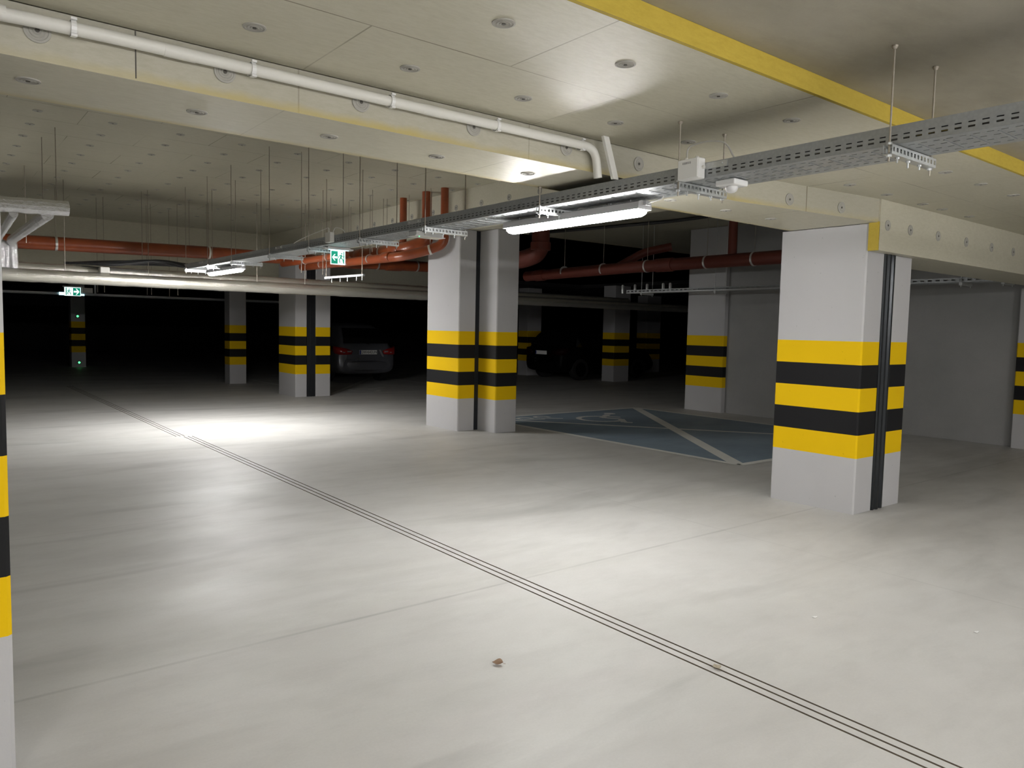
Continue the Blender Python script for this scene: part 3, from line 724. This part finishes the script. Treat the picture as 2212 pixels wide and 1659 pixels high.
# risers and elbows at the left
def bright_pipe(pts, r, label, name='insulated_pipe'):
    rng = random.Random(len(label)); q = []; P = bend(pts, 0.12, 7)
    for a, c in zip(P[:-1], P[1:]):
        a = Vector(a); c = Vector(c); n = max(1, int((c-a).length/0.045))
        q += [a+(c-a)*(k/n) for k in range(n)]
    q.append(Vector(P[-1]))
    b = MB(); b.tube(q, r, 11, 0, True, [r*rng.uniform(0.95, 1.05) for _ in q])
    b.v = [tuple(x+rng.uniform(-0.035, 0.035)*r for x in p) for p in b.v]
    return tag(b.build(name, m_foilbright), label, 'pipe', kind='thing')
bright_pipe([(-1.2, 8.95, 2.585), (1.26, 8.95, 2.66)], 0.075, 'crumpled foil pipe crossing at the left picture edge above the slanting foil pipes')
bright_pipe([(1.09, 9.10, 2.60), (1.06, 12.45, 2.60), (1.115, 12.9, 2.60), (1.115, 12.9, 2.25)], 0.058, 'shiny foil pipe bending down, first from the orange pipe')
bright_pipe([(0.80, 9.10, 2.58), (0.90, 12.45, 2.59), (1.045, 12.9, 2.58), (1.045, 12.9, 2.25)], 0.042, 'shiny foil pipe bending down, middle one of three')
bright_pipe([(0.50, 9.10, 2.58), (0.80, 12.45, 2.58), (0.97, 12.9, 2.58), (0.97, 12.9, 2.25)], 0.056, 'shiny foil pipe bending down, the outermost at the picture edge')

# ================================================================== orange pipes
def drain_pipe(path, r, label, couplings=(), clamps=(), clamp_rods=0.0, rad=0.14, mats=m_orange, rtop=None):
    e = empty('drain_pipe', (0, 0, 0), label, 'pipe')
    bp = bend(path, rad, 7); b = MB(); b.tube(bp, r, 22, 0, True, [rtop if (rtop and p.z > 2.9) else r for p in bp] if rtop else None); b.build('pipe_run', mats, e, smooth=True)
    for p, q in couplings:
        b = MB(); P = Vector(p); d = Vector(q)-P
        b.tube([P, P+d*0.06, P+d*0.94, P+d], r, 22, 0, True, [r*1.08, r*1.13, r*1.13, r*1.08]); b.build('coupling', mats, e, smooth=True)
    for (p, d) in clamps:
        b = MB(); P = Vector(p); D = Vector(d).normalized()*0.016
        b.tube([P-D, P+D], r*1.06+0.002, 22); o = b.build('clamp', m_clampmetal, e, smooth=True)
        if clamp_rods:
            b = MB(); b.tube([P+Vector((0, 0, r)), (P.x, P.y, clamp_rods)], 0.005, 6); b.build('hanging_rod', m_rod, o)
    return e
X = (1, 0, 0); Y = (0, 1, 0)
drain_pipe([(-4, 13.5, 2.655), (1, 13.5, 2.675), (4, 13.5, 2.728), (6, 13.5, 2.735), (9.6, 13.5, 2.80)], 0.105, 'long thick orange drain pipe crossing below the high ceiling',
           couplings=[((6.55, 13.5, 2.748), (6.95, 13.5, 2.755)), ((7.4, 13.5, 2.76), (7.75, 13.5, 2.768))],
           clamps=[((1.72, 13.5, 2.688), X), ((3.98, 13.5, 2.727), X), ((5.9, 13.5, 2.735), X), ((7.2, 13.5, 2.757), X), ((8.1, 13.5, 2.773), X)], clamp_rods=Z_HIGH)
drain_pipe([(6.15, 10.66, Z_HIGH), (6.15, 10.66, 2.74), (5.98, 11.0, 2.73), (5.92, 13.3, 2.70)], 0.056, 'orange pipe dropping from the high ceiling, farthest from the stepped pillar',
           couplings=[((6.15, 10.66, 3.05), (6.15, 10.66, 2.93))])
drain_pipe([(6.13, 9.92, Z_HIGH), (6.13, 9.92, 3.02), (6.13, 9.92, 2.82), (5.95, 10.15, 2.725), (5.95, 13.35, 2.70)], 0.105, 'orange pipe dropping from the high ceiling, middle one of three, running on thick and level', rtop=0.074,
           couplings=[((5.95, 10.35, 2.72), (5.95, 10.6, 2.72)), ((5.95, 11.6, 2.712), (5.95, 11.8, 2.71))],
           clamps=[((5.95, 10.95, 2.717), Y), ((5.95, 12.1, 2.71), Y), ((5.95, 12.9, 2.705), Y)], clamp_rods=Z_HIGH)
drain_pipe([(6.15, 9.46, Z_HIGH), (6.15, 9.46, 2.98), (6.15, 9.46, 2.76), (5.98, 9.66, 2.66), (5.72, 9.95, 2.575), (5.62, 13.4, 2.59)], 0.070, 'orange pipe dropping in front of the stepped pillar and bending into the lowest run', rtop=0.058,
           couplings=[((5.70, 10.25, 2.587), (5.69, 10.45, 2.588)), ((5.66, 11.9, 2.595), (5.655, 12.1, 2.596))],
           clamps=[((6.01, 9.62, 2.675), (-1, 1, -0.4)), ((5.69, 10.9, 2.59), Y), ((5.665, 11.6, 2.594), Y), ((5.64, 12.6, 2.598), Y)], clamp_rods=Z_HIGH)
drain_pipe([(5.25, 10.9, 2.62), (5.25, 13.4, 2.62)], 0.055, 'short orange pipe with a pale reflection joining the long pipe from the aisle side',
           couplings=[((5.25, 10.85, 2.62), (5.25, 11.0, 2.62))], clamps=[((5.25, 11.5, 2.62), Y), ((5.25, 12.4, 2.62), Y)])
# side bay
drain_pipe([(10.3, 4.6, 2.70), (10.3, 9.5, 2.70), (10.3, 12.6, 2.66)], 0.105, 'dim red drain pipe along the side bay in front of the grey wall', mats=m_dimred,
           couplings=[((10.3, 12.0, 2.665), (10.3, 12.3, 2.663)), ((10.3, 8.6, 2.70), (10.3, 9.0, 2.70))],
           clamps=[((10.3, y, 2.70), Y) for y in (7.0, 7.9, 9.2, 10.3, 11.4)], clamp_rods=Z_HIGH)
drain_pipe([(10.3, 7.41, Z_HIGH), (10.3, 7.41, 2.80)], 0.07, 'dim red pipe dropping onto the side bay pipe near the big pillar', mats=m_dimred)
drain_pipe([(10.95, 9.2, 3.1), (10.65, 9.6, 3.0), (10.35, 10.0, 2.72)], 0.075, 'dim red branch slanting into the side bay pipe', mats=m_dimred)
drain_pipe([(8.30, 9.8, Z_HIGH), (8.30, 9.8, 2.82), (8.30, 10.2, 2.74), (8.6, 12.6, 2.70)], 0.15, 'thick dim red pipe with an elbow right behind the stepped pillar', mats=m_dimred, rad=0.2,
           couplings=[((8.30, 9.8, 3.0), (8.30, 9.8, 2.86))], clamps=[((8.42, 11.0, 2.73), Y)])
b = MB(); b.tube(bend([(10.2, 12.4, 3.535), (10.8, 9.05, 3.535), (10.75, 7.9, 3.535)], 0.3, 5), 0.03, 8)
tag(b.build('ceiling_conduit', m_cable, smooth=True), 'dark conduit running in a bend across the side bay ceiling', 'conduit', kind='thing')

# hanging rods under the high ceiling
ROD = [(0.75, 10.24, 2.64), (1.225, 9.49, 2.73), (1.198, 12.1, 2.55), (1.17, 10.1, 2.66), (2.42, 14.35, 2.0), (2.49, 14.16, 2.0), (2.85, 13.12, 2.2), (3.24, 14.58, 2.0), (3.27, 14.4, 2.0), (2.89, 12.9, 2.25),
       (3.68, 14.86, 2.0), (3.62, 14.06, 2.0), (3.66, 13.48, 2.80), (4.0, 13.67, 2.4), (0.85, 13.3, 2.3), (4.91, 10.93, 2.3), (5.44, 10.35, 2.65), (6.06, 10.33, 2.9), (6.0, 10.92, 2.8), (4.6, 12.9, 2.25), (1.75, 12.88, 2.25), (0.8, 12.88, 2.25),
       (5.1, 12.2, 2.4), (5.45, 12.88, 2.25), (4.66, 9.14, 2.20), (4.58, 10.08, 2.20), (5.3, 11.5, 2.67), (5.25, 12.4, 2.67)]
wordsr = 'thin threaded rod hanging from the high ceiling among the pipes'
proto = None
for x, y, z in ROD:
    b = MB(); b.tube([(0, 0, z-Z_HIGH), (0, 0, 0)], 0.0048, 6)
    o = b.build('hanging_rod', m_rod, smooth=True, loc=(x, y, Z_HIGH)); tag(o, wordsr, 'rod', 'rods hanging from the high ceiling', 'thing')
# loose strut between two of those rods
e = empty('strut_rail', (4.62, 9.60, 2.20), 'pale perforated strut hanging on rods below the orange pipes, beside the stepped pillar', 'strut')
b = MB(); b.box(-0.015, 0.015, -0.52, 0.52, -0.015, 0.012); o = b.build('strut_channel', m_galv, e); o.rotation_euler = (0, 0, math.radians(4))
for dy in (-0.5, -0.35, -0.1, 0.1, 0.35):
    b = MB(); b.tube([(0.04*(-dy), dy, -0.07), (0.04*(-dy), dy, -0.018)], 0.005, 6); b.build('bolt', m_strut, e)

# black cables spilling off the tray end
for k in range(7):
    b = MB(); dx = 0.045*k; rng = random.Random(k)
    pts = [(3.33+dx, 12.30, 2.37), (3.20+dx*0.6, 12.62, 2.42+rng.uniform(-.02, .04)), (2.95, 12.80+0.05*k, 2.45+rng.uniform(-.03, .05)), (2.55-0.05*k, 12.85+0.05*k, 2.40+rng.uniform(-.03, .05)), (2.2-0.07*k, 12.95+0.04*k, 2.385)]
    b.tube(bend(pts, 0.2, 5), 0.019, 8)
    tag(b.build('power_cable', m_cable, smooth=True), 'thick black cable spilling off the tray end over the foil pipes', 'cable', 'black cables over the foil pipes', 'thing')
b = MB(); b.box(2.20, 2.33, 12.81, 12.95, 2.247, 2.335); o = b.build('junction_box', m_offwhite)
tag(o, 'small pale box sitting on the foil pipes by the black cables', 'junction box', kind='thing')
mod = o.modifiers.new('bev', 'BEVEL'); mod.width = 0.01

# ================================================================== tray on the side wall
e = empty('cable_tray', (11.1, 0, 2.275), 'dark perforated cable tray along the grey wall of the side bay', 'cable tray')
y0, y1 = 1.5, 10.3; P = 0.10; U = [y0]
for k in range(int((y1-y0)/P)): U += [y0+k*P+0.02, y0+k*P+0.075]
U += [y1]
b = MB(); b.box(-0.148, 0.148, y0, y1, 0, 0.002); b.build('base_plate', m_galv, e)
for x in (-0.15, 0.148):
    b = MB(); b.grid(U, [0, 0.02, 0.042, 0.06], lambda i, j: i % 2 == 1 and j == 1, lambda u, v, w: (w, u, v), x, x+0.002); b.merged().build('side_rail', m_galv, e)
b = MB(); b.box(-0.151, -0.1502, 4.9, y1, -0.006, 0.012); b.build('edge_strip', m_strut, e)
for y in (3.75, 4.25, 6.4, 8.2, 9.9):
    b = MB(); b.box(10.93, 11.27, y-0.02, y+0.02, 2.235, 2.273)
    for x in (10.945, 11.255): b.tube([(x, y, 2.21), (x, y, 2.9 if y < 5 else Z_HIGH)], 0.005, 6)
    tag(b.build('tray_hanger', m_strut), 'bright hanger strut under the wall side cable tray', 'hanger', 'hangers under the wall side tray', 'thing')
for k, y in enumerate((10.54, 10.21, 9.90, 9.50, 9.33)):
    b = MB(); b.lathe([(0.022, 0.0), (0.028, 0.02), (0.028, 0.155), (0.018, 0.175)], 10)
    o = b.build('pipe_clamp', m_strut, smooth=True, loc=(11.1, y, 2.278)); tag(o, 'bright little clamp standing on the thin tray in the dark side bay', 'clamp', 'bright clamps on the side bay tray', 'thing')
# slanting branch of that tray
b = MB(); b.box(-0.10, 0.10, -0.02, 0.02, -0.35, 0.35); o = b.build('tray_branch', m_galv, loc=(11.3, 5.3, 2.53)); o.rotation_euler = (math.radians(35), 0, 0)
tag(o, 'slanting tray section joining the wall side tray above the big pillar', 'cable tray', kind='thing')

# ================================================================== cars
def car(loc, rot, label, text=None, dark=False):
    m_carpaint, m_redlens, m_clearlens, m_rim = (m_shadedcar, m_shadedlens, m_shadedlens, m_shadedcar) if dark else (m_paintgrey, m_lensred, m_lensclear, m_alloy)
    e = empty('car', loc, label, 'car'); e.rotation_euler = (0, 0, rot)
    # stations along +y from the rear: y, half width low, half width belt, belt z, roof z, roof half width, bottom z, rear overhang
    S = [(0.00, 0.70, 0.66, 0.62, 0.78, 0.60, 0.34), (0.03, 0.82, 0.78, 0.80, 0.96, 0.66, 0.27), (0.10, 0.865, 0.84, 0.93, 1.06, 0.66, 0.24),
         (0.32, 0.885, 0.87, 0.96, 1.36, 0.60, 0.23), (0.55, 0.888, 0.875, 0.97, 1.56, 0.58, 0.23), (0.90, 0.888, 0.875, 0.97, 1.600, 0.59, 0.22), (1.7, 0.888, 0.88, 0.96, 1.605, 0.61, 0.21),
         (2.4, 0.888, 0.88, 0.95, 1.56, 0.60, 0.21), (2.85, 0.888, 0.88, 0.95, 1.36, 0.60, 0.21), (3.25, 0.888, 0.87, 0.94, 1.07, 0.64, 0.22), (3.7, 0.88, 0.84, 0.88, 0.98, 0.66, 0.22),
         (4.1, 0.84, 0.78, 0.78, 0.88, 0.62, 0.22), (4.28, 0.74, 0.66, 0.62, 0.74, 0.50, 0.26)]
    b = MB(); rings = []
    for y, wl, wb, zb, zr, wr, z0 in S:
        half = [(0.0, z0), (wl*0.72, z0), (wl*0.96, z0+0.07), (wl, (z0+zb)*0.47), (wl*0.992, zb*0.86), (wb*0.97, zb), (wb*0.93, zb+0.03 if zr > zb+0.2 else zb+(zr-zb)*0.3),
                (wr+(wb*0.93-wr)*0.45, zb+(zr-zb)*0.55), (wr*1.0, zb+(zr-zb)*0.90), (wr*0.80, zb+(zr-zb)*0.99), (wr*0.4, zr+0.012*(zr > 1.2)), (0.0, zr+0.018*(zr > 1.2))]
        ring = [(x, y, z) for x, z in half]+[(-x, y, z) for x, z in reversed(half[1:-1])]
        rings.append(len(b.v)); b.v += ring; n = len(ring)
    for a, c in zip(rings[:-1], rings[1:]):
        for j in range(n): b.f.append((a+j, a+(j+1) % n, c+(j+1) % n, c+j)); b.mi.append(0)
    b.f.append(tuple(rings[0]+j for j in range(n))); b.mi.append(0); b.f.append(tuple(rings[-1]+j for j in reversed(range(n)))); b.mi.append(0)
    o = b.build('body', m_carpaint, e, smooth=True); m = o.modifiers.new('s', 'SUBSURF'); m.levels = m.render_levels = 2
    # rear window
    b = MB(); nx = 8
    rows = [(0.075, 1.065, 0.66), (0.16, 1.20, 0.63), (0.27, 1.34, 0.60), (0.42, 1.47, 0.55)]
    for k in range(len(rows)):
        y, z, hw = rows[k]
        for i in range(nx+1):
            t = -1+2*i/nx; b.v.append((hw*t, y-0.045+0.05*t*t, z))
    for k in range(len(rows)-1):
        for i in range(nx): a = k*(nx+1)+i; b.f.append((a, a+1, a+nx+2, a+nx+1)); b.mi.append(0)
    b.build('rear_window', m_carglass, e, smooth=True)
    for s in (-1, 1):   # side windows
        b = MB(); b.poly([(s*0.862, 0.62, 1.02), (s*0.868, 2.95, 1.01), (s*0.735, 2.55, 1.38), (s*0.70, 1.2, 1.46), (s*0.72, 0.78, 1.42)]); b.build('side_window', m_carglass, e)
        # tail lamps wrap the corner
        b = MB(); out = [(s*0.44, -0.012, 0.865), (s*0.62, 0.00, 0.93), (s*0.80, 0.035, 0.965), (s*0.885, 0.16, 0.985), (s*0.897, 0.34, 0.99)]; low = [(s*0.47, -0.02, 0.775), (s*0.62, -0.012, 0.765), (s*0.80, 0.02, 0.765), (s*0.892, 0.14, 0.80), (s*0.90, 0.30, 0.88)]
        i = len(b.v); b.v += out+low
        for k in range(4): b.f.append((i+k, i+k+1, i+5+k+1, i+5+k)); b.mi.append(0)
        o = b.build('tail_light', m_redlens, e, smooth=True); m = o.modifiers.new('t', 'SOLIDIFY'); m.thickness = 0.03
        b = MB(); b.box(min(s*0.49, s*0.60), max(s*0.49, s*0.60), -0.048, -0.030, 0.835, 0.868); b.build('reversing_lens', m_clearlens, o)
        b = MB(); b.box(min(s*0.66, s*0.72), max(s*0.66, s*0.72), -0.03, -0.012, 0.815, 0.835); b.build('reflector', m_clearlens, o)
        b = MB(); b.box(min(s*0.88, s*1.03), max(s*0.88, s*1.03), 2.72, 2.82, 0.98, 1.12); o = b.build('side_mirror', m_carpaint, e); m = o.modifiers.new('v', 'BEVEL'); m.width = 0.03; m.segments = 3
        for yy in (0.80, 3.40):
            b = MB(); R = Matrix.Translation((s*0.80, yy, 0.33)) @ Matrix.Rotation(math.radians(90*s), 4, 'Y')
            b.lathe([(0.24, -0.10), (0.32, -0.10), (0.333, -0.06), (0.333, 0.06), (0.32, 0.10), (0.24, 0.10)], 28, 0, R); w_ = b.build('wheel', m_tyre, e, smooth=True)
            b = MB(); b.lathe([(0.235, 0.085), (0.22, 0.101), (0.06, 0.101), (0.05, 0.115)], 24, 0, R)
            for q in range(5):
                RR = R @ Matrix.Rotation(q*2*math.pi/5, 4, 'Z'); i = len(b.v)
                for p in ((0.05, -0.03, 0.103), (0.22, -0.02, 0.106), (0.22, 0.02, 0.106), (0.05, 0.03, 0.103)): b.v.append(tuple(RR @ Vector(p)))
                b.f.append((i, i+1, i+2, i+3)); b.mi.append(0)
            b.build('rim', m_rim, w_)
    b = MB()   # bumper with an edge, follows the tail
    for k, (z, y, hw) in enumerate(((0.30, 0.03, 0.72), (0.36, -0.035, 0.80), (0.50, -0.055, 0.84), (0.565, -0.045, 0.84), (0.60, 0.0, 0.83))):
        for i in range(13):
            t = -1+2*i/12; b.v.append((hw*t, y+0.16*abs(t)**3.2, z))
    for k in range(4):
        for i in range(12): a = k*13+i; b.f.append((a, a+1, a+14, a+13)); b.mi.append(0)
    o = b.build('rear_bumper', m_carpaint, e, smooth=True); m = o.modifiers.new('t', 'SOLIDIFY'); m.thickness = 0.02
    b = MB(); b.box(-0.62, 0.62, -0.035, -0.02, 0.632, 0.650); b.box(-0.62, -0.50, -0.038, -0.02, 0.632, 0.655); b.build('tailgate_trim', m_carpaint, e)
    b = MB(); b.box(-0.33, -0.24, -0.075, -0.05, 0.545, 0.562); b.box(-0.33, -0.24, -0.048, -0.03, 0.64, 0.668); b.build('chrome_tab', m_chrome, e)
    b = MB(); b.poly([(0.32, -0.040, 0.90), (0.37, -0.040, 0.90), (0.47, -0.040, 0.72), (0.44, -0.040, 0.70), (0.40, -0.040, 0.74)]); o = b.build('tailgate_reflection', m_clearlens, e)  # bright slanted strip stands in for a reflection on the tailgate edge
    m = o.modifiers.new('t', 'SOLIDIFY'); m.thickness = 0.012
    b = MB(); b.box(-0.26, 0.26, -0.052, -0.040, 0.775, 0.889); pl = b.build('number_plate', m_plate, e)
    b = MB(); b.box(-0.256, -0.218, -0.0535, -0.0525, 0.779, 0.885); b.build('blue_band', m_plateblue, pl)
    if text:
        cu = bpy.data.curves.new('lettering', 'FONT'); cu.body = text; cu.size = 0.108; cu.align_x = 'CENTER'; cu.align_y = 'CENTER'; cu.extrude = 0.0006; cu.space_character = 1.0
        to = bpy.data.objects.new('lettering_source', cu); COL.objects.link(to)
        dg = bpy.context.evaluated_depsgraph_get(); me = bpy.data.meshes.new_from_object(to.evaluated_get(dg)); me.materials.clear(); me.materials.append(m_platetext)
        bpy.data.objects.remove(to)
        lo = bpy.data.objects.new('plate_lettering', me); COL.objects.link(lo); lo.parent = pl; lo.location = (0.022, -0.0545, 0.832); lo.rotation_euler = (math.radians(90), 0, 0)
        wdt = max(v.co.x for v in me.vertices)-min(v.co.x for v in me.vertices); lo.scale = (0.455/wdt, 1, 1)
    b = MB(); b.tube([(0.05, -0.02, 1.05), (-0.40, -0.005, 1.12)], 0.008, 6); b.build('rear_wiper', m_tyre, e)
    return e
car((9.50, 18.3, 0), 0, 'dark grey parked car with a white number plate behind the striped pillar', 'DW\u2022642UN')
car((15.2, 17.75, 0), math.radians(-90), 'car hidden in the dark, only its small number plate showing', dark=True)

# ================================================================== leaves on the floor
def leaf(loc, rot, s, m, label, curl):
    b = MB(); n = 9
    for i in range(n):
        t = i/(n-1); wd = math.sin(math.pi*t**0.8)*0.45*s*(1-0.25*t)
        z = 0.004+curl*s*(0.45*(t-0.5)**2)
        b.v += [(-wd, (t-0.5)*s, z+0.30*wd+0.002), (0, (t-0.5)*s, z), (wd*0.9, (t-0.5)*s, z+0.55*wd*curl)]
    for i in range(n-1):
        a = i*3; b.f += [(a, a+1, a+4, a+3), (a+1, a+2, a+5, a+4)]; b.mi += [0, 0]
    o = b.build('dry_leaf', m, smooth=True, loc=loc); o.rotation_euler = (0, 0, rot)
    md = o.modifiers.new('t', 'SOLIDIFY'); md.thickness = 0.001
    b = MB(); b.tube([(0, -0.5*s, 0.006), (0.1*s, -0.72*s, 0.004)], 0.0009, 5); b.build('stalk', m, o)
    return tag(o, label, 'leaf', kind='thing')
leaf((2.04, 2.643, 0), math.radians(50), 0.05, m_leafbrown, 'curled brown dry leaf alone on the pale floor', 1.6)
leaf((2.832, 2.03, 0), math.radians(-30), 0.05, m_leaftan, 'small tan dry leaf lying across the slot drain lines', 1.0)
for (x, y, lab) in ((3.79, 2.10, 'tiny white paper scrap on the floor between the drain lines and the big pillar'), (4.30, 1.49, 'tiny white paper scrap on the floor near the lower right picture corner')):
    b = MB(); b.grid([-0.016, -0.004, 0.008, 0.016], [-0.008, 0.0, 0.007], lambda i, j: (i, j) == (2, 1), lambda u, v, w: (u, v, w+0.15*abs(u)), 0.001, 0.0022)
    o = b.merged().build('paper_scrap', m_whiteplastic, loc=(x, y, 0)); tag(o, lab, 'scrap', kind='thing')
